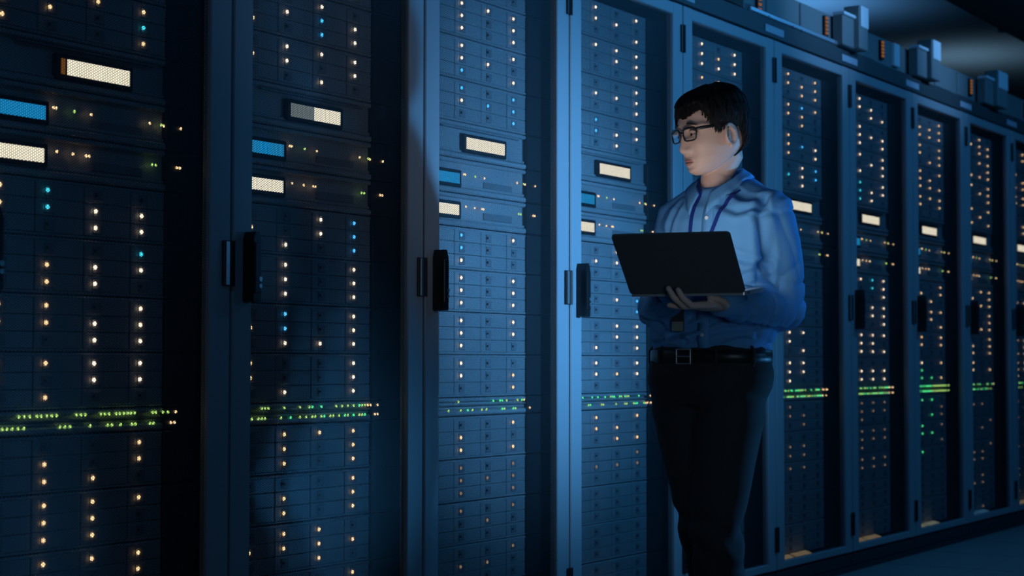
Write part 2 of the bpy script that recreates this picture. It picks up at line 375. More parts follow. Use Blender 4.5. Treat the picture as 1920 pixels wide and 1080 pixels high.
for k, r in enumerate(RACKS, start=-1):
    root = tag(empty('server_rack', (k * RACK_W, 0, 0)), RL[r], 'server rack', 'server racks in the row')
    d = kid(root, 'door', DOOR_ME)
    kid(d, 'perforated_screen', SCREEN_ME); kid(d, 'door_handle', HANDLE_ME); kid(d, 'lock_cylinder', LOCK_ME)
    for z in (2.09, .21): kid(d, 'hinge', HINGE_ME, (0, 0, z))
    kid(d, 'hinge', MIDH_ME, (0, 0, 1.156)); tag(kid(d, 'hinge_strip', STRIP_ME, (0, 0, 1.156)), 'bright steel strip on the middle hinge')
    kid(root, 'side_panel', SIDE_L); kid(root, 'side_panel', SIDE_R); kid(root, 'back_panel', BACK_ME); kid(root, 'top_panel', TOP_ME); kid(root, 'base_panel', BASE_ME)
    kid(root, 'plinth', PLINTH_ME)
    h = kid(root, 'header_panel', HEAD_ME); tag(kid(h, 'name_plate', NAME_ME), 'pale blank name plate')
    for sm in STRIPS[{'H': 'gleam2', 'I': 'gleam3'}.get(r, 'gleam')]: tag(kid(root, 'base_gleam', sm), 'small painted gleam at the foot of the rack')

# ------------------------------------------------------------------ on top of the racks
tr = tag(empty('power_trunking', (0, 0, 2.294)), 'grey power trunking with orange lamp columns along the rack tops', 'trunking')
MB().box(2.98, 8.6, .03, .30, 0, .137, bev=.003).build('trunk_body', M['trunk'], tr)
for x0, x1 in ((3.18, 3.36), (3.52, 3.60), (4.15, 4.36), (5.2, 5.44), (5.55, 5.7), (6.4, 6.7), (6.9, 7.2)):
    MB().box(x0, x1, .022, .04, .01, .130, bev=.003).build('cover_plate', M['trunk'], tr)
for x, z0, z1 in ((3.10, .012, .122), (3.785, .028, .120), (4.455, .030, .120), (5.12, .03, .12), (5.75, .03, .12), (6.75, .03, .12)):
    st = MB().box(x - .018, x + .02, .018, .04, z0, z1).build('breaker_strip', M['black'], tr)
    s = MB()
    for q in range(5): zz = z0 + .011 + (z1 - z0 - .02) * q / 4.4; s.box(x - .012, x + .010, .012, .02, zz, zz + .011, bev=.002)
    tag(s.build('breaker_lamps', M['roworange'], st), 'orange breaker lamps')
MB().box(4.60, 4.67, .012, .04, .022, .132, bev=.004).build('cover_plate', M['bracket'], tr)
ra = tag(empty('mounting_rail', (0, 0, 2.294)), 'shiny aluminium rail with screw heads along the rack-top edge', 'rail')
MB().box(2.97, 3.94, -.004, .012, .0005, .021, bev=.004).build('rail_bar', M['rail'], ra)
for x in (3.14, 3.38, 3.47): MB().ball((x, -.006, .003), .006, 10, 6, (1, .6, 1)).build('screw_head', M['metal'], ra, True)
LB = ['nearest white tap-off box on the rack tops, right of the aluminium rail', 'middle white tap-off box on the rack tops', 'farthest white tap-off box on the rack tops']
for q, (x0, x1, z1) in enumerate(((3.985, 4.085, .195), (4.93, 5.05, .195), (5.98, 6.15, .195))):
    b = tag(empty('tap_off_box', ((x0 + x1) / 2, .02, 2.294)), LB[q], 'power box', 'tap-off boxes on the rack tops'); hw = (x1 - x0) / 2
    MB().box(-hw, hw, -.075, -.0005, .002, z1, bev=.004).box(-hw - .13, -hw, -.05, -.0005, .002, z1 - .06, bev=.004).build('box_body', M['trunk'], b)
    MB().box(-hw + .012, hw, -.079, -.074, z1 * .52, z1, bev=.003).build('box_lit_upper', M['bracket'], b)  # white upper half painted in for light falling from above
    MB().box(-hw - .13, -hw + .006, -.058, -.002, z1 - .06, z1 - .045, bev=.003).build('top_lip', M['bracket'], b)

# ------------------------------------------------------------------ the man
# local axes: U to the picture's right, W towards the viewer's place, Z up; metres, origin on the floor between his feet
PO = Vector((1.07, -.757, 0)); AU = Vector((.444, -.896, 0)); AW = Vector((-.896, -.444, 0))
BODY_M = Matrix(((AU.x, AW.x, 0, PO.x), (AU.y, AW.y, 0, PO.y), (0, 0, 1, 0), (0, 0, 0, 1)))
M['skin'] = mat('skin', (.66, .43, .345), .5, 0, .4, .04, 250, .05)
M['hair'] = mat('black_hair', (.008, .007, .007), .7, 0, .2)
M['shirt'] = mat('light_blue_cotton', (.11, .33, .64), .85, 0, .2, .12, 700, .05)
M['trouser'] = mat('black_wool', (.028, .030, .033), .8, 0, .25, .1, 600)
M['leather'] = mat('black_leather', (.012, .012, .013), .4, 0, .5, .1, 300)
M['lens'] = bpy.data.materials.new('spectacle_lens')
M['brow'] = mat('brow_hair', (.02, .014, .012), .6)
M['lip'] = mat('lips', (.44, .17, .15), .45)
M['eyew'] = mat('eye_white', (.34, .31, .29), .3)
M['iris'] = mat('dark_iris', (.012, .008, .006), .15)
M['lanyard'] = mat('navy_ribbon', (.008, .03, .22), .6, 0, .3, .2, 900)
M['badge'] = mat('badge_card', (.30, .34, .30), .4)
M['clear'] = mat('badge_holder', (.05, .055, .06), .25)
M['laptop'] = mat('dark_aluminium', (.11, .115, .12), .5, .1, .4)
M['silver'] = mat('silver_aluminium', (.55, .56, .58), .35, .6)
M['screen'] = glow('laptop_screen', (1.0, .97, .96), 6.3, True)
M['button_pearl'] = mat('pearl_button', (.75, .78, .82), .25)
M['nail'] = mat('finger_nail', (.7, .5, .42), .3)
M['sole'] = mat('rubber_sole', (.02, .02, .02), .7)
nt = M['lens']; nt.use_nodes = True; n = nt.node_tree.nodes; b = n['Principled BSDF']
gl = n.new('ShaderNodeBsdfGlossy'); gl.inputs['Roughness'].default_value = .02; gl.inputs['Color'].default_value = (.8, .9, 1, 1)
tp = n.new('ShaderNodeBsdfTransparent'); mx = n.new('ShaderNodeMixShader')
mx.inputs[0].default_value = .05; nt.node_tree.links.new(tp.outputs[0], mx.inputs[1]); nt.node_tree.links.new(gl.outputs[0], mx.inputs[2]); nt.node_tree.links.new(mx.outputs[0], n['Material Output'].inputs[0])

def V(u, w, z): return Vector((u, w, z))
TW = math.radians(33)                                        # torso turned to the picture's left
TL, TF = V(math.cos(TW), math.sin(TW), 0), V(-math.sin(TW), math.cos(TW), 0)
HT = math.radians(56)                                        # head turned further
HL, HF = V(math.cos(HT), math.sin(HT), 0), V(-math.sin(HT), math.cos(HT), 0)
HP = math.radians(9)                                         # chin down
HF2 = HF * math.cos(HP) - V(0, 0, 1) * math.sin(HP); HU2 = V(0, 0, 1) * math.cos(HP) + HF * math.sin(HP)
HC = V(.011, .02, 1.545)
def H(x, y, z): return HC + HL * x + HF2 * y + HU2 * z       # head: x to his left, y forward, z up from the eyes

def interp(tab, z):
    tab = sorted(tab)
    if z <= tab[0][0]: return tab[0][1:]
    for a, b in zip(tab, tab[1:]):
        if z <= b[0]:
            t = (z - a[0]) / (b[0] - a[0]); t2 = t
            return tuple(p + (q - p) * t2 for p, q in zip(a[1:], b[1:]))
    return tab[-1][1:]
def smooth_tab(tab, n=160):
    """resample a table and blur it so that the outline has no corners"""
    tab = sorted(tab); z0, z1 = tab[0][0], tab[-1][0]
    zs = np.linspace(z0, z1, n); A = np.array([interp(tab, z) for z in zs])
    for _ in range(14):
        B = A.copy(); B[1:-1] = (A[:-2] + 2 * A[1:-1] + A[2:]) / 4; A = B
    return [(z, *row) for z, row in zip(zs, A)]
SKULL = smooth_tab([(.107, .0, -.02, .006), (.1045, .028, -.045, .030), (.094, .055, -.068, .052), (.077, .076, -.083, .066), (.052, .087, -.090, .0745), (.023, .0935, -.091, .0765),
                    (.0, .0915, -.088, .0755), (-.025, .0895, -.083, .0735), (-.05, .0885, -.075, .069), (-.07, .0885, -.045, .062), (-.088, .087, -.012, .050),
                    (-.100, .084, .012, .038), (-.109, .078, .03, .027), (-.115, .066, .046, .013)])
def g(x, s): return math.exp(-(x / s) ** 2)
def face_detail(x, y, z, front):
    """relief of the face, added along y"""
    d = 0.
    if front <= 0: return 0.
    nz = [(.022, .000), (.008, .004), (-.005, .009), (-.02, .0155), (-.034, .0215), (-.043, .0242), (-.049, .0215), (-.055, .010), (-.060, .002), (-.066, 0)]
    A = interp(nz, z)[0] if -.066 < z < .022 else 0.
    wid = .0085 + .006 * max(0, min(1, (-z) / .045))
    d += A * g(x, wid)
    d += .0075 * (g(x - .0165, .0065) + g(x + .0165, .0065)) * g(z + .046, .0075)       # nostril wings
    d -= .0065 * (g(x - .032, .017) + g(x + .032, .017)) * g(z + .001, .011)            # eye sockets
    d += .0035 * (g(x - .03, .022) + g(x + .03, .022)) * g(z - .020, .009)              # brow
    d += .0045 * (g(x - .045, .02) + g(x + .045, .02)) * g(z + .032, .016)              # cheekbones
    d += .0065 * g(x, .02) * g(z + .0715, .0052) + .0068 * g(x, .017) * g(z + .0825, .0058)   # lips
    d -= .0035 * g(x, .022) * g(z + .0768, .0022)
    d -= .003 * g(x, .02) * g(z + .092, .005)
    d += .0065 * g(x, .02) * g(z + .103, .010)                                          # chin
    return d * min(1, front * 3)
def head_point(a, z, off=0.):
    yF, yB, W = interp(SKULL, z)
    c, sn = math.cos(a), math.sin(a)                          # a = 0 forward
    yc = -.012 if z > -.06 else (-.012 + (.02 + .012) * min(1, (-.06 - z) / .05))
    yc = min(yc, yF - .01); yc = max(yc, yB + .01)
    ex = 2 / 2.35
    sx = math.copysign(abs(sn) ** ex, sn); cy = math.copysign(abs(c) ** ex, c)
    x = W * sx; y = yc + (yF - yc) * cy if c > 0 else yc + (yc - yB) * cy
    if c > 0: y += face_detail(x, y, z, c)
    return x, y, z
def head_rings(na=112, nzr=120, zlo=-.115):
    R = []
    for i in range(nzr):
        t = i / (nzr - 1); z = zlo + (.107 - zlo) * (t * .55 + (.5 - .5 * math.cos(PI * t)) * .45)
        R.append([H(*head_point(2 * PI * j / na, z)) for j in range(na)])
    return R
def remeshed(bm_builder, voxel, smooth_it, name):
    me = bm_builder.mesh(name, M['skin'])
    o = new_obj(name + '_source', me)
    m1 = o.modifiers.new('r', 'REMESH'); m1.mode = 'VOXEL'; m1.voxel_size = voxel; m1.use_smooth_shade = True
    if smooth_it:
        m2 = o.modifiers.new('s', 'SMOOTH'); m2.iterations = smooth_it; m2.factor = .5
    dg = bpy.context.evaluated_depsgraph_get(); ev = o.evaluated_get(dg)
    out = bpy.data.meshes.new_from_object(ev, depsgraph=dg); out.name = name
    bpy.data.objects.remove(o); bpy.data.meshes.remove(me)
    out.materials.clear()
    return out

man = tag(empty('person'), 'man in light blue shirt and black trousers standing with an open laptop', 'person')
man.matrix_world = BODY_M
# joints
NECK = V(.026, -.008, 1.40)
CH = V(.045, 0, 1.30)
SH_L = CH + TL * .150 + V(0, -.01, .022); SH_R = CH - TL * .150 + V(0, -.01, .016)
EL_L = V(.196, .035, 1.062); WR_L = V(.040, .275, 1.072)
EL_R = V(-.140, .00, 1.062); WR_R = V(-.085, .24, 1.112)
HIP = V(.003, 0, .93)
HP_L = V(.062, .03, .86); KN_L = V(.016, .085, .49); AN_L = V(.036, .06, .085)
HP_R = V(-.070, -.03, .86); KN_R = V(-.012, .005, .49); AN_R = V(.038, -.16, .085)
# laptop placement, needed by the hand
LT_H = V(.25, -.968, .085).normalized(); LT_R = V(.968, .25, 0); LT_C = V(-.052, .36, 1.088)
LT_W, LT_D, LID = .298, .208, math.radians(45)
LT_N = LT_R.cross(LT_H * -1).normalized()
if LT_N.z < 0: LT_N = -LT_N

def torso_ring(c, a, b, n=40, e=2.3):
    R = []
    for j in range(n):
        t = 2 * PI * j / n; cs, sn = math.cos(t), math.sin(t)
        R.append(c + TL * (a * math.copysign(abs(cs) ** (2 / e), cs)) + TF * (b * math.copysign(abs(sn) ** (2 / e), sn)))
    return R
# --- body: one continuous surface
B = MB()
B.rings(head_rings())
B.tube([H(0, -.036, -.02), H(0, -.042, -.07), NECK + V(-.002, 0, .03), NECK, NECK + V(.008, -.01, -.05)], [.044, .042, .043, .050, .07], 24)
B.rings([torso_ring(V(.006, 0, .84), .14, .10), torso_ring(V(.006, 0, .93), .15, .10), torso_ring(V(.015, 0, 1.05), .145, .095), torso_ring(V(.035, 0, 1.2), .135, .085),
         torso_ring(V(.044, -.008, 1.30), .14, .08), torso_ring(V(.042, -.012, 1.34), .10, .06), torso_ring(V(.038, -.012, 1.372), .045, .04)])
B.tube([SH_L, (SH_L + EL_L) / 2, EL_L], [.040, .036, .033], 16); B.tube([EL_L, (EL_L * .6 + WR_L * .4), WR_L], [.039, .038, .027], 16)
B.tube([SH_R, (SH_R + EL_R) / 2, EL_R], [.040, .036, .033], 16); B.tube([EL_R, (EL_R * .6 + WR_R * .4), WR_R], [.039, .038, .027], 16)
B.tube([CH, SH_L], [.05, .042], 16); B.tube([CH, SH_R], [.05, .042], 16)
B.tube([HP_L, (HP_L + KN_L) / 2, KN_L, (KN_L * .6 + AN_L * .4), AN_L], [.085, .07, .052, .05, .036], 18)
B.tube([HP_R, (HP_R + KN_R) / 2, KN_R, (KN_R * .6 + AN_R * .4), AN_R], [.085, .07, .052, .05, .036], 18)
for an in (AN_L, AN_R): B.tube([an + V(.01, -.02, -.03), an + V(-.05, .09, -.06)], [.034, .026], 12)
# ears
for sgn in (1, -1):
    def E_(x, y, z): return H(sgn * (.0755 + x), -.002 + y, -.017 + z)
    rim = []
    for q in range(15):
        t = math.radians(-62 + 300 * q / 14)
        rim.append(E_(.010 + .010 * max(0, -math.cos(t)) , -.020 * math.cos(t) + .004, .000 + .027 * math.sin(t) + (-.006 if q == 0 else 0)))
    B.tube(rim, [.0045] * 10 + [.004] * 5, 8)
    ear = [E_(.004, -.004 + .016 * math.cos(2 * PI * q / 12), .029 * math.sin(2 * PI * q / 12)) for q in range(12)]
    B.rings([[E_(-.006, -.004 + .014 * math.cos(2 * PI * q / 14), -.003 + .029 * math.sin(2 * PI * q / 14)) for q in range(14)],
             [E_(.0085, -.005 + .014 * math.cos(2 * PI * q / 14), -.001 + .026 * math.sin(2 * PI * q / 14)) for q in range(14)]])
    B.ball(E_(.008, .003, -.030), .0085, 12, 8, (.8, 1, 1.1))
    B.tube([E_(.010, .010, .004), E_(.013, .012, -.006), E_(.010, .009, -.016)], .0042, 8)       # tragus
    B.tube([E_(.011, .002, .018), E_(.014, -.008, .010), E_(.013, -.012, -.004), E_(.010, -.006, -.016)], .0035, 8)
# left hand under the laptop base, fingers curling up in front of the hinge edge
def hand(B, wr, pd, ps, pn, fingers, thumb, flip=1):
    """wr wrist, pd along the palm, ps towards the thumb side, pn out of the palm; fingers: 4 lists of joint points"""
    R = []
    for t, a, b in ((-.01, .026, .019), (.012, .029, .017), (.04, .038, .0155), (.07, .042, .014), (.088, .040, .011)):
        c = wr + pd * t
        R.append([c + ps * (a * math.cos(2 * PI * j / 20)) + pn * (b * math.sin(2 * PI * j / 20)) for j in range(20)])
    B.rings(R)
    for pts, r in fingers: B.tube(pts, [r * 1.05, r, r * .92, r * .78][:len(pts)], 12)
    B.tube(thumb, [.0125, .0105, .0092, .0080][:len(thumb)], 12)
pd = V(-.80, .60, -.02).normalized(); pn = V(0, 0, 1); ps = pn.cross(pd).normalized()
if ps.dot(V(.6, .8, 0)) < 0: ps = -ps
PW = WR_L + V(.000, .010, -.010)
FT = [(.034, .086, 1.0, 1), (.012, .090, 1.12, 1), (-.011, .086, .72, 0), (-.032, .078, .60, 0)]
for q, (so, t0, ln, curl) in enumerate(FT):
    base = PW + pd * t0 + ps * so
    d1 = (V(-.80, .58, -.04) if curl else V(-.85, .5, -.08)).normalized()
    d2 = (V(-.70, .34, .62) if curl else V(-.93, .3, .05)).normalized(); d3 = (V(-.50, .10, .86) if curl else V(-.95, .1, .10)).normalized()
    p1 = base + d1 * .042 * ln; p2 = p1 + d2 * .030 * ln; p3 = p2 + d3 * .023 * ln
    r = .0092 if q < 3 else .0078
    B.tube([base - pd * .02, base + d1 * .004, p1, p2, p3], [r, r * 1.08, r, r * .94, r * .80], 12)
tb = PW + pd * .016 + ps * .026
thumb = [tb, tb + V(-.006, .022, .008), tb + V(-.020, .036, .014), tb + V(-.040, .040, .018)]
hand(B, PW, pd, ps, pn, [], thumb)
# right hand on the keyboard side, hidden by the lid
pd2 = (LT_C + LT_H * .10 - LT_R * .07 - WR_R); pd2.z = 0; pd2.normalize(); ps2 = V(0, 0, 1).cross(pd2) * -1
PW2 = WR_R + V(.045, 0, .006)
hand(B, PW2, pd2, ps2, V(0, 0, 1), [([PW2 + pd2 * .07 + ps2 * so, PW2 + pd2 * (.10 * ln) + ps2 * so * 1.1 + V(0, 0, .008), PW2 + pd2 * (.125 * ln) + ps2 * so * 1.15 + V(0, 0, .002), PW2 + pd2 * (.14 * ln) + ps2 * so * 1.15 + V(0, 0, -.006)], .0082)
     for so, ln in ((.03, .98), (.01, 1.04), (-.011, 1.0), (-.031, .9))], [PW2 + pd2 * .03 + ps2 * .02, PW2 + pd2 * .05 + ps2 * .042, PW2 + pd2 * .075 + ps2 * .054])
body_me = remeshed(B, .0030, 2, 'body'); body_me.materials.append(M['skin'])
body = new_obj('body', body_me, man)
# nail on the thumb
nl = MB().ball(thumb[-1] + V(.003, .006, .004), .0055, 12, 8, (1, .5, .8)).build('thumb_nail', M['nail'], body, True)

# --- eyes, brows, lips
for sgn in (1, -1):
    e = MB().ball(H(sgn * .031, .0765, -.002), .0122, 20, 14).build('eye', M['eyew'], man, True)
    MB().ball(H(sgn * .031 - .001, .0846, -.0055), .0058, 14, 10, (1, 1, 1)).build('iris', M['iris'], e, True)
    lid = MB()
    for zz, dz, lr in ((.0040, .0012, 1.7), (-.0088, .001, 1.15)):
        lid.tube([H(sgn * (.031 + .0145 * t), .0875 - .008 * t * t - (.001 if zz < 0 else 0), zz * (1 - .75 * t * t) - .001 * t) for t in (-1, -.6, -.2, .2, .6, 1)], [.0012 * lr, .0022 * lr, .0026 * lr, .0026 * lr, .0022 * lr, .0012 * lr], 8)
    lid.build('eyelid', M['skin'], e, True)
    br = MB()
    br.tube([H(sgn * (.030 + .022 * t), .0935 - .008 * t * t - .004 * max(0, t), .021 + .004 * (1 - t * t) - .002 * t) for t in (-1, -.6, -.2, .2, .6, 1.0)], [(.0014, .0016), (.0024, .0018), (.0028, .0018), (.0026, .0018), (.002, .0016), (.0008, .001)], 8)
    br.build('eyebrow', M['brow'], man, True)
lp = MB()
lp.tube([H(.0235 * t, .0925 - .011 * t * t, -.0728 + .0012 * abs(t) - .0015 * t * t) for t in (-1, -.7, -.35, 0, .35, .7, 1)], [.0008, .0022, .0034, .0032, .0034, .0022, .0008], 8)
lp.tube([H(.021 * t, .0925 - .010 * t * t, -.0818 + .004 * t * t) for t in (-1, -.7, -.35, 0, .35, .7, 1)], [.0008, .0026, .0040, .0044, .0040, .0026, .0008], 8)
lp.build('lips', M['lip'], man, True)

# --- hair: a full cap cut to the hairline, with locks combed over it
def hairline(a):
    """lowest z of the hair for direction a (0 forward, + his left)"""
    d = abs(math.degrees(a))
    tab = [(0, .046), (14, .056), (30, .066), (42, .060), (52, .040), (60, .022), (66, .008), (71, -.002), (76, -.002), (80, .008), (90, .013), (103, .010), (110, -.016), (125, -.052), (145, -.066), (180, -.070)]
    return interp(tab, d)[0]
def hair_off(a, z):
    d = abs(math.degrees(a)); t = max(0, min(1, z / .10))
    base = .010 + .008 * t + .006 * g(d - 125, 60) * (1 - t * .4)
    if d < 45: base -= .003 * (1 - d / 45)
    return base
hb = MB(); NA, NZ = 96, 34; R_out = []
for i in range(NZ):
    t = i / (NZ - 1); ring = []
    for j in range(NA):
        a = 2 * PI * j / NA; a2 = a if a <= PI else a - 2 * PI
        zl = hairline(a2); z = zl + (.1055 - zl) * (1 - (1 - t) ** 1.5)
        x, y, zz = head_point(a, max(-.114, min(.1063, z)))
        off = hair_off(a2, z) * min(1, .30 + t * 5)
        yc = -.015; nrm = Vector((x / .075 ** 2, (y - yc) / .1 ** 2, max(0, z - .01) / .115 ** 2)).normalized() if t < .99 else Vector((0, 0, 1))
        nf = 1 + .22 * noise.noise(Vector((a2 * 5.5, z * 18, 3))) + .15 * math.sin(a2 * 31 + z * 60)
        p = Vector((x, y, z)) + nrm * off * nf
        ring.append(H(*p))
    R_out.append(ring)
hb.rings(R_out, cap=False)
top = hb.bm.verts.new(sum(R_out[-1], Vector()) / NA)
hb.bm.verts.ensure_lookup_table(); lv = hb.bm.verts[(NZ - 1) * NA:NZ * NA]
for j in range(NA): hb.bm.faces.new((lv[j], lv[(j + 1) % NA], top))
hb.bm.verts.ensure_lookup_table(); low = list(hb.bm.verts[:NA]); inner = []
for j in range(NA):
    a = 2 * PI * j / NA; a2 = a if a <= PI else a - 2 * PI
    x, y, z = head_point(a, max(-.114, hairline(a2) + .012)); inner.append(hb.bm.verts.new(H(x * .96, y * .96, z)))
for j in range(NA): hb.bm.faces.new((low[j], inner[j], inner[(j + 1) % NA], low[(j + 1) % NA]))
hair = hb.build('hair', M['hair'], man, True)
lk = MB(); rnd = random.Random(5)
for q in range(760):
    a2 = rnd.uniform(-PI, PI); zl = hairline(a2); t0 = rnd.uniform(.05, .75)
    z0 = zl + (.098 - zl) * t0; L = rnd.uniform(.025, .060); pts = []
    drift = rnd.uniform(-.10, .10) + (.28 if abs(a2) < .8 else 0)
    for m_ in range(6):
        f = m_ / 5; zz = z0 - L * f
        if zz < zl - .008: zz = zl - .008 * (1 - .3 * rnd.random()) - .0005 * m_
        aa = a2 + drift * f * .8
        x, y, z = head_point(aa, max(-.1, min(.1, zz))); o2 = hair_off(aa, max(zz, zl)) * (.98 if zz > zl + .02 else .5 + .48 * max(0, (zz - zl + .005) / .025)) + .0008
        nrm = Vector((x / .075 ** 2, (y + .015) / .1 ** 2, max(0, zz - .01) / .115 ** 2)).normalized()
        pts.append(H(*(Vector((x, y, zz)) + nrm * o2)))
    lk.tube(pts, [.0006, .0014, .0018, .0016, .0011, .0003], 6, round_ends=False)
lk.build('hair_locks', M['hair'], hair, True)
fr_ = MB()   # fringe over the brow on his far side and swept front
for q in range(150):
    a2 = rnd.uniform(-1.0, .75); zl = hairline(a2); far = max(0, min(1, (-a2 - .15) / .5)); L = .026 + .040 * far + rnd.uniform(-.010, .010)
    pts = []
    for m_ in range(6):
        f = m_ / 5; zz = zl + .028 - L * f * 1.1; aa = a2 - .10 * f
        x, y, z = head_point(aa, max(-.05, zz)); nrm = Vector((x / .075 ** 2, (y + .015) / .1 ** 2, 0)).normalized()
        pts.append(H(*(Vector((x, y, zz)) + nrm * (.010 * (1 - f) + .0045))))
    fr_.tube(pts, [.0024, .0026, .0022, .0018, .0011, .0003], 6, round_ends=False)
fr_.build('fringe', M['hair'], hair, True)
fr_ = MB()
for q in range(40):   # sideburn
    a2 = math.radians(rnd.uniform(66, 78)); L = rnd.uniform(.02, .034); pts = []
    for sg in (1,):
        for m_ in range(5):
            f = m_ / 4; zz = .020 - L * f; x, y, z = head_point(a2 - .05 * f, zz); pts.append(H(x + .004 - .003 * f, y, zz))
    fr_.tube(pts, [.0018, .0018, .0015, .001, .0003], 6, round_ends=False)
fr_.build('sideburn', M['hair'], hair, True)

# --- glasses
gs = tag(empty('glasses'), 'black rectangular glasses'); gs.parent = man
fm = MB()
def lens_pt(sgn, t, k=1.0):
    cs, sn = math.cos(t), math.sin(t); e = 2 / 3.6
    x = .0255 * k * math.copysign(abs(cs) ** e, cs); z = .0172 * k * math.copysign(abs(sn) ** e, sn)
    if z < 0: x *= .93
    return H(sgn * .0335 + x, .1000 - .9 * (abs(sgn * .0335 + x) ** 2) * 3.0, -.004 + z)
for sgn in (1, -1):
    pts = [lens_pt(sgn, 2 * PI * q / 28) for q in range(28)]; n = len(pts); R = []
    for q in range(n):
        tg = (pts[(q + 1) % n] - pts[q - 1]).normalized(); nn = HF2; bb = tg.cross(nn).normalized()
        th = .0034 if (q in range(2, 13)) else .0021
        R.append([pts[q] + bb * (th * math.cos(2 * PI * j / 8)) + nn * (.0022 * math.sin(2 * PI * j / 8)) for j in range(8)])
    R.append(R[0]); fm.rings(R, cap=False)
    MB().rings([[lens_pt(sgn, 2 * PI * q / 28, .97) for q in range(28)], [lens_pt(sgn, 2 * PI * q / 28, .97) - HF2 * .001 for q in range(28)]]).build('lens', M['lens'], gs)
    fm.tube([H(sgn * .058, .0895, .008), H(sgn * .068, .080, .0085), H(sgn * .0765, .045, .0095), H(sgn * .0795, .012, .0105), H(sgn * .081, -.008, .010), H(sgn * .079, -.022, -.008)], [(.004, .0022), (.0046, .0022), (.0042, .0022), (.0036, .0022), (.003, .002), (.0022, .002)], 8)
fm.tube([H(-.010, .1000, .002), H(0, .103, .004), H(.010, .1000, .002)], .0024, 8)
fm.build('glasses_frame', M['black'], gs, True)

# --- shirt
S = MB()
prof = [(.925, .008, .160, .112), (.955, .008, .168, .118), (.985, .008, .178, .128), (1.02, .009, .181, .131), (1.08, .016, .176, .126), (1.16, .026, .176, .124), (1.24, .040, .184, .124), (1.30, .046, .190, .120), (1.335, .047, .172, .106), (1.362, .046, .140, .092), (1.387, .042, .104, .078), (1.410, .036, .072, .066)]
def tilt(ring, z):
    k = max(0, min(1, (z - 1.33) / .07)) * .42
    return [p - V(0, 0, 1) * (k * ((p - V(.04, -.004, z)).dot(TF))) for p in ring]
S.rings([tilt(torso_ring(V(c, -.004, z), a, b_, 48, 2.35), z) for z, c, a, b_ in prof])
S.tube([CH + TL * .07 + V(0, -.008, .048), SH_L + V(.003, 0, -.004), SH_L + (EL_L - SH_L) * .35 + V(.006, 0, 0), SH_L + (EL_L - SH_L) * .75 + V(.006, 0, 0), EL_L + V(.004, -.004, .0)], [.060, .060, .062, .062, .061], 24)
S.tube([EL_L + V(.002, -.004, -.002), EL_L * .65 + WR_L * .35 + V(0, 0, -.006), EL_L * .3 + WR_L * .7 + V(0, 0, -.004), EL_L * .10 + WR_L * .90], [.060, .056, .049, .041], 24)
S.tube([CH - TL * .07 + V(0, -.008, .048), SH_R + V(-.002, 0, -.006), SH_R + (EL_R - SH_R) * .35, SH_R + (EL_R - SH_R) * .75, EL_R], [.062, .064, .061, .058, .056], 24)
S.tube([EL_R, EL_R * .5 + WR_R * .5, EL_R * .12 + WR_R * .88], [.056, .050, .040], 24)
shirt_me = remeshed(S, .0052, 5, 'shirt')
co = np.empty(len(shirt_me.vertices) * 3, 'f'); shirt_me.vertices.foreach_get('co', co); co = co.reshape(-1, 3)
no = np.empty(len(shirt_me.vertices) * 3, 'f'); shirt_me.vertices.foreach_get('normal', no); no = no.reshape(-1, 3)
TLn, TFn = np.array(TL), np.array(TF)
def seg_t(P, a, b):
    a = np.array(a); d = np.array(b) - a; t = ((P - a) @ d) / (d @ d); q = a + np.clip(t, 0, 1)[:, None] * d
    return t, np.linalg.norm(P - q, axis=1)
tU, dU = seg_t(co, SH_L, EL_L); tF, dF = seg_t(co, EL_L, WR_L); tR, dR = seg_t(co, SH_R, EL_R); tRF, dRF = seg_t(co, EL_R, WR_R)
FOLDS = [([(.150, 1.350), (.158, 1.28), (.160, 1.20), (.150, 1.14)], .011, .009), ([(.055, 1.378), (.10, 1.352), (.150, 1.345)], .006, .007),
         ([(.045, 1.338), (.10, 1.316), (.150, 1.330)], .006, .009), ([(.085, 1.20), (.12, 1.185), (.155, 1.175)], .006, .008), ([(.09, 1.13), (.13, 1.15), (.155, 1.175)], .007, .007),
         ([(-.095, 1.34), (-.115, 1.28), (-.12, 1.21)], .007, .009), ([(.165, 1.055), (.08, 1.035), (-.02, 1.000), (-.09, .985)], .007, .008), ([(.16, 1.01), (.06, 1.00), (-.03, .972)], .006, .007),
         ([(-.16, 1.03), (-.10, 1.00), (-.04, .975)], .007, .008), ([(.14, 1.10), (.05, 1.085), (-.05, 1.075)], .005, .010)]
disp = np.zeros(len(co))
def ridge(q, p=3): return (1 - abs(noise.noise(q)) * 1.6)
def crease(q):
    r = max(0, 1 - abs(noise.noise(q)) * 2.6); return r * r
def axis_q(P, a, b, al, ac, seed):
    d = (b - a).normalized(); t = (P - a).dot(d); o = P - a - d * t
    return Vector((o.x * ac + seed, o.y * ac, o.z * ac)) + d * (t * al)
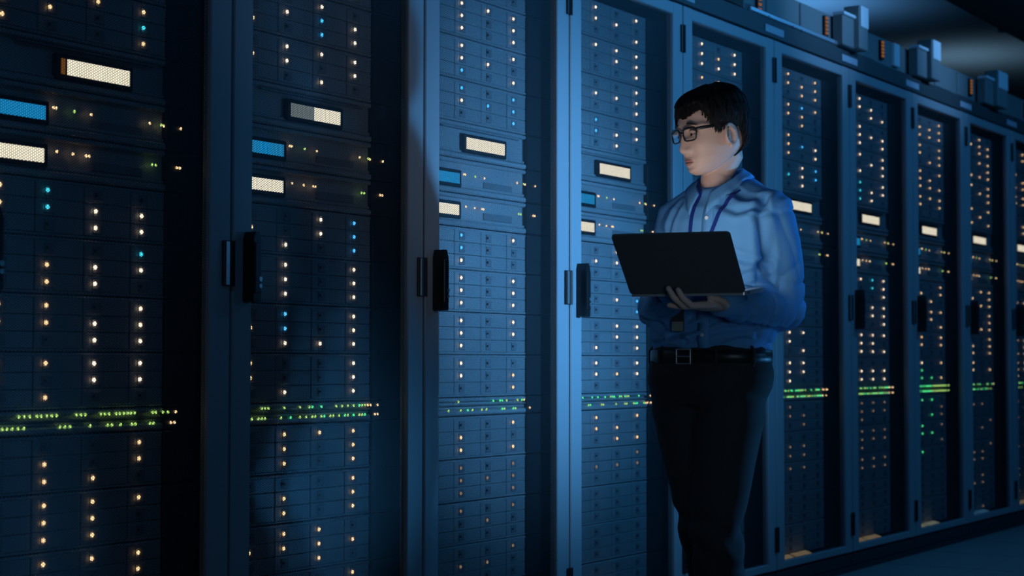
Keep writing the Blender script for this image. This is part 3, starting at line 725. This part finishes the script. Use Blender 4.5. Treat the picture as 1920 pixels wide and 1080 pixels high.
for i, p in enumerate(co):
    P = Vector(p); d = .0030 * noise.noise(P * 9)
    if dF[i] < .09 and tF[i] > -.12:                         # forearm sleeve: rings pushed up towards the elbow
        d -= .0075 * crease(axis_q(P, EL_L, WR_L, 20, 10, 3.1)) * (1.1 - .5 * max(0, min(1, tF[i])))
        d += .004 * noise.noise(axis_q(P, EL_L, WR_L, 18, 9, 7.7))
    elif dU[i] < .09 and tU[i] > .0:
        k = .25 + .75 * max(0, min(1, (tU[i] - .45) / .4))
        d -= .009 * k * crease(axis_q(P, SH_L, EL_L, 15, 8, 1.3))
        d -= .004 * crease(axis_q(P, SH_L, EL_L, 4, 16, 5.3))
    elif dR[i] < .08 and tR[i] > .1 or dRF[i] < .08:
        d -= .008 * crease(axis_q(P, SH_R, EL_R, 16, 8, 2.2))
    elif P.z < 1.10:
        d -= .010 * crease(Vector((P.x * 5, P.y * 5, P.z * 26))) * min(1, (1.14 - P.z) * 10)
    s_ = float((p - np.array(CH)) @ TLn); f_ = float((p - np.array(CH)) @ TFn)
    if f_ > -.02:
        for pts, A, wd in FOLDS:
            best = 9; 
            for (s0, z0), (s1, z1) in zip(pts, pts[1:]):
                dx, dzz = s1 - s0, z1 - z0; tt = max(0, min(1, ((s_ - s0) * dx + (P.z - z0) * dzz) / (dx * dx + dzz * dzz)))
                best = min(best, math.hypot(s_ - s0 - tt * dx, P.z - z0 - tt * dzz))
            if best < wd * 4: d += -A * g(best, wd) + A * .55 * g(best - 2.1 * wd, wd)
    # armhole seam line
    if .0 < tU[i] < .3 and dU[i] < .1: d -= .0035 * g(tU[i] - .02, .035)
    disp[i] = d
co2 = co + no * disp[:, None]; shirt_me.vertices.foreach_set('co', co2.astype('f').ravel()); shirt_me.update(); shirt_me.shade_smooth()
shirt_me.materials.append(M['shirt'])
shirt = new_obj('shirt', shirt_me, man)
# surface finder for things lying on the shirt front
from mathutils.bvhtree import BVHTree
bvh = BVHTree.FromPolygons([Vector(c) for c in co2], [p.vertices[:] for p in shirt_me.polygons])
def on_shirt(p, out=.002):
    q = Vector(p); st = q + TF * .5
    loc, nn, _, _ = bvh.ray_cast(st, -TF, 1.0)
    return loc + nn * out if loc else q
# cuffs
def cuff(a, b_, r0, r1):
    d = (b_ - a); return MB().tube([a, a + d * .5, b_], [r0, (r0 + r1) / 2, r1], 28, round_ends=False)
cuff(EL_L * .16 + WR_L * .84, EL_L * -.08 + WR_L * 1.08, .0425, .0395).build('cuff', M['shirt'], shirt, True)
cuff(EL_R * .16 + WR_R * .84, EL_R * -.05 + WR_R * 1.05, .0415, .0385).build('cuff', M['shirt'], shirt, True)
# collar: stand and two falling leaves, open at the throat
def collar():
    s = MB(); R = []; n = 56
    for j in range(n):
        t = -1 + 2 * j / (n - 1)                               # -1 .. 1 around the neck, 0 at the nape
        ang = PI + t * math.radians(163); cs, sn = math.cos(ang), math.sin(ang)    # angle from TF, + to TL
        lean = max(0, abs(t) - .35) / .65
        top = 1.449 - .012 * abs(t) - .066 * lean ** 1.25
        c = V(.033, -.006, 0)
        def pt(rr, z, fwd=0): return c + TL * (sn * .060 * rr) + TF * (cs * .060 * rr + .022 * lean * max(0, cs) + fwd) + V(0, 0, z)
        leaf = .042 + .022 * max(0, (abs(t) - .70) / .30) ** 1.5
        low = pt(1.34 + .12 * lean, top - leaf)
        hit, nn, _, dist = bvh.find_nearest(low)
        if (low - hit).dot(nn) < .004: low = hit + nn * .004
        low2 = low - (low - c - V(0, 0, low.z)).normalized() * .003 + V(0, 0, .001)
        mid = (pt(1.07, top - .003) + low) / 2 + (low - c - V(0, 0, low.z)).normalized() * .004
        R.append([pt(.99, top - .036), pt(.985, top - .006), pt(1.0, top + .0005), pt(1.045, top + .001), pt(1.09, top - .003), mid, low, low2, pt(1.07, top - .012), pt(1.05, top - .034)])
    s.rings(R); return s
collar().build('collar', M['shirt'], shirt, True)
# placket and buttons down the front
pl = MB(); R = []
for q in range(30):
    z = 1.372 - q * .0148; c = on_shirt(V(.068, 0, z) + TF * .1, .0015); w_ = .016
    a_ = on_shirt(c - TL * w_, .0022); b2 = on_shirt(c + TL * w_, .0022)
    R.append([a_ - TF * .004, a_ + TF * .0008, c + TF * .0018, b2 + TF * .0008, b2 - TF * .004])
pl.rings(R); pl.build('placket', M['shirt'], shirt, True)
for z in (1.300, 1.23, 1.16, 1.06, .99):
    c = on_shirt(V(.066, 0, z), .004)
    MB().tube([c - TF * .002, c + TF * .001], .0052, 14, round_ends=False).build('shirt_button', M['button_pearl'], shirt)
# pocket
# --- trousers, belt
T = MB()
T.rings([torso_ring(V(.006, 0, z), a, b_, 44, 2.3) for z, a, b_ in ((.80, .15, .115), (.85, .172, .128), (.89, .176, .128), (.93, .168, .120), (.962, .163, .115))])
T.tube([HP_L + V(0, 0, .02), HP_L * .7 + KN_L * .3, HP_L * .35 + KN_L * .65, KN_L, KN_L * .6 + AN_L * .4 + V(.004, -.01, 0), AN_L + V(0, 0, .02)], [.100, .096, .084, .072, .066, .060], 28)
T.tube([HP_R + V(0, 0, .02), HP_R * .7 + KN_R * .3, HP_R * .35 + KN_R * .65, KN_R, KN_R * .6 + AN_R * .4 + V(0, -.01, 0), AN_R + V(0, 0, .02)], [.100, .096, .084, .070, .064, .060], 28)
tm = remeshed(T, .007, 6, 'trousers')
co = np.empty(len(tm.vertices) * 3, 'f'); tm.vertices.foreach_get('co', co); co = co.reshape(-1, 3)
no = np.empty(len(tm.vertices) * 3, 'f'); tm.vertices.foreach_get('normal', no); no = no.reshape(-1, 3)
dz = np.array([.004 * noise.noise(Vector((p[0] * 10, p[1] * 10, p[2] * 6))) + .006 * math.sin(p[2] * 60 + 5 * noise.noise(Vector(p) * 9)) * (g(p[2] - .46, .09) + .6 * g(p[2] - .80, .05)) for p in co])
tm.vertices.foreach_set('co', (co + no * dz[:, None]).astype('f').ravel()); tm.update(); tm.shade_smooth(); tm.materials.append(M['trouser'])
trousers = new_obj('trousers', tm, man)
Rb = []
for j in range(49):
    t = 2 * PI * j / 48; e = 2 / 2.3; cs, sn = math.cos(t), math.sin(t)
    def bp(k, z): return V(.006, 0, z) + TL * ((.166 + k) * math.copysign(abs(cs) ** e, cs)) + TF * ((.119 + k) * math.copysign(abs(sn) ** e, sn))
    Rb.append([bp(.000, .914), bp(.006, .915), bp(.007, .932), bp(.006, .949), bp(.000, .950)])
belt = MB().rings(Rb, cap=False).build('belt', M['leather'], trousers, True)
bc = V(.006, 0, .932) + TF * .128 - TL * .002
def bk(x, y, z): return bc + TL * x + TF * y + V(0, 0, z)
bu = MB()
for a_, b2 in (((-.022, .003, .019), (.022, .003, .019)), ((-.022, .003, -.019), (.022, .003, -.019)), ((-.022, .003, -.019), (-.022, .003, .019)), ((.022, .003, -.019), (.022, .003, .019)), ((-.02, .004, 0), (.02, .004, 0))):
    bu.tube([bk(*a_), bk(*b2)], .0022, 8)
bu.build('belt_buckle', M['metal'], belt, True)
for tt in (20, 62, 118, 160, 250, 300):
    t = math.radians(tt); e = 2 / 2.3; cs, sn = math.cos(t), math.sin(t)
    p = [V(.006, 0, z) + TL * ((.166 + k) * math.copysign(abs(cs) ** e, cs)) + TF * ((.119 + k) * math.copysign(abs(sn) ** e, sn)) for z, k in ((.905, .002), (.915, .010), (.948, .010), (.958, .001))]
    MB().tube(p, [(.003, .005)] * 4, 8).build('belt_loop', M['trouser'], belt, True)
for an in (AN_L, AN_R):
    d = V(-.5, .866, 0); sd = V(.866, .5, 0); c = V(an.x, an.y, 0)
    R = []
    for t, wd, h in ((-.075, .022, .05), (-.06, .034, .075), (-.02, .038, .095), (.03, .040, .075), (.08, .046, .055), (.13, .043, .045), (.165, .030, .036), (.18, .012, .028)):
        R.append([c + d * t + sd * (wd * math.cos(2 * PI * j / 20)) + V(0, 0, .012 + h * .5 + h * .5 * math.sin(2 * PI * j / 20)) for j in range(20)])
    sh = MB().rings(R).build('shoe', M['leather'], man, True)
    so = MB(); Rr = []
    for z in (.001, .016): Rr.append([c + d * (.052 + .134 * math.cos(2 * PI * j / 28)) + sd * ((.046 + .006 * math.cos(2 * PI * j / 28)) * math.sin(2 * PI * j / 28)) + V(0, 0, z) for j in range(28)])
    so.rings(Rr).build('shoe_sole', M['sole'], sh)

# --- lanyard and badge
ly = MB()
def ribbon(pts, wd, th=.0012):
    R = []
    for i, p in enumerate(pts):
        tg = (pts[min(i + 1, len(pts) - 1)] - pts[max(i - 1, 0)]).normalized(); sd = tg.cross(TF).normalized(); nn = sd.cross(tg)
        R.append([p + sd * wd - nn * th, p + sd * wd + nn * th, p - sd * wd + nn * th, p - sd * wd - nn * th])
    ly.rings(R)
def strand(p0, p1, n=16, start=None):
    pts = list(start or [])
    for i in range(n + 1):
        pts.append(on_shirt(p0.lerp(p1, i / n), .005))
    return pts
BT = V(.005, 0, 1.075)
ribbon(strand(V(.135, 0, 1.372), BT, 22, [V(.03, -.105, 1.40), V(.095, -.07, 1.412), V(.132, -.022, 1.408)]), .0048)
ribbon(strand(V(.012, 0, 1.375), BT + V(-.004, 0, 0), 22, [V(.03, -.09, 1.425), V(-.015, -.075, 1.43), V(-.03, -.02, 1.415)]), .0048)
lan = ly.build('lanyard', M['lanyard'], man)
tag(lan, 'navy lanyard')
c0 = on_shirt(V(-.022, 0, 1.040), .016)
def bd(x, z, y=0): return c0 + TL * x * .95 + TF * y + V(0, 0, z)
bg = MB().rings([[bd(-.020, .055), bd(.020, .055), bd(.020, .02), bd(.020, -.028), bd(-.020, -.028)], [bd(-.020, .055, .003), bd(.020, .055, .003), bd(.020, .02, .003), bd(.020, -.028, .003), bd(-.020, -.028, .003)]]).build('badge', M['clear'], lan)
MB().rings([[bd(-.019, -.002, .0032), bd(.019, -.002, .0032), bd(.019, -.027, .0032), bd(-.019, -.027, .0032)], [bd(-.019, -.002, .0042), bd(.019, -.002, .0042), bd(.019, -.027, .0042), bd(-.019, -.027, .0042)]]).build('badge_card', M['badge'], bg)
MB().tube([bd(0, .054, .002), bd(.004, .075, .002)], .003, 8).build('badge_clip', M['metal'], bg)

# ------------------------------------------------------------------ laptop
lt = tag(empty('laptop'), 'open dark laptop held on the man\'s palm, its lid seen from behind', 'laptop')
base_w = BODY_M @ Matrix(((LT_R.x, LT_H.x, LT_N.x, LT_C.x), (LT_R.y, LT_H.y, LT_N.y, LT_C.y), (LT_R.z, LT_H.z, LT_N.z, LT_C.z), (0, 0, 0, 1)))
lt.matrix_world = base_w       # local x along the hinge, y from the hinge to the man's chest, z up
def rrect(x0, x1, y0, y1, r, n=6):
    P = []
    for cx, cy, a0 in ((x1 - r, y1 - r, 0), (x0 + r, y1 - r, 90), (x0 + r, y0 + r, 180), (x1 - r, y0 + r, 270)):
        for q in range(n + 1): a = math.radians(a0 + 90 * q / n); P.append((cx + r * math.cos(a), cy + r * math.sin(a)))
    return P
hw = LT_W / 2
MB().prism(rrect(-hw, hw, .002, LT_D, .009), -.005, .006, 'z').build('laptop_base', M['silver'], lt)
kb = MB()
for ry in range(6):
    for rx in range(14): kb.box(-hw + .018 + rx * .0181, -hw + .0335 + rx * .0181, .03 + ry * .0165, .0445 + ry * .0165, .006, .0072, bev=.0008)
kb.build('keyboard', M['black'], lt)
MB().prism(rrect(-.05, .05, .14, .195, .004), .006, .0064, 'z').build('touchpad', M['laptop'], lt)
MB().box(hw - .0005, hw + .0006, .02, .03, -.002, .002).box(hw - .0005, hw + .0006, .036, .042, -.002, .002).build('port', M['black'], lt)
def lid_obj(mb, name, m, par):
    bmesh.ops.transform(mb.bm, matrix=Matrix.Translation((0, 0, .004)) @ Matrix.Rotation(LID, 4, 'X'), verts=mb.bm.verts); return mb.build(name, m, par)
lid = lid_obj(MB().prism(rrect(-hw, hw, 0, LT_D + .006, .010), -.0035, .0022, 'y'), 'laptop_lid', M['laptop'], lt)
lid_obj(MB().prism(rrect(-hw + .007, hw - .007, .016, LT_D - .002, .003), .0022, .0028, 'y'), 'laptop_screen', M['screen'], lid)
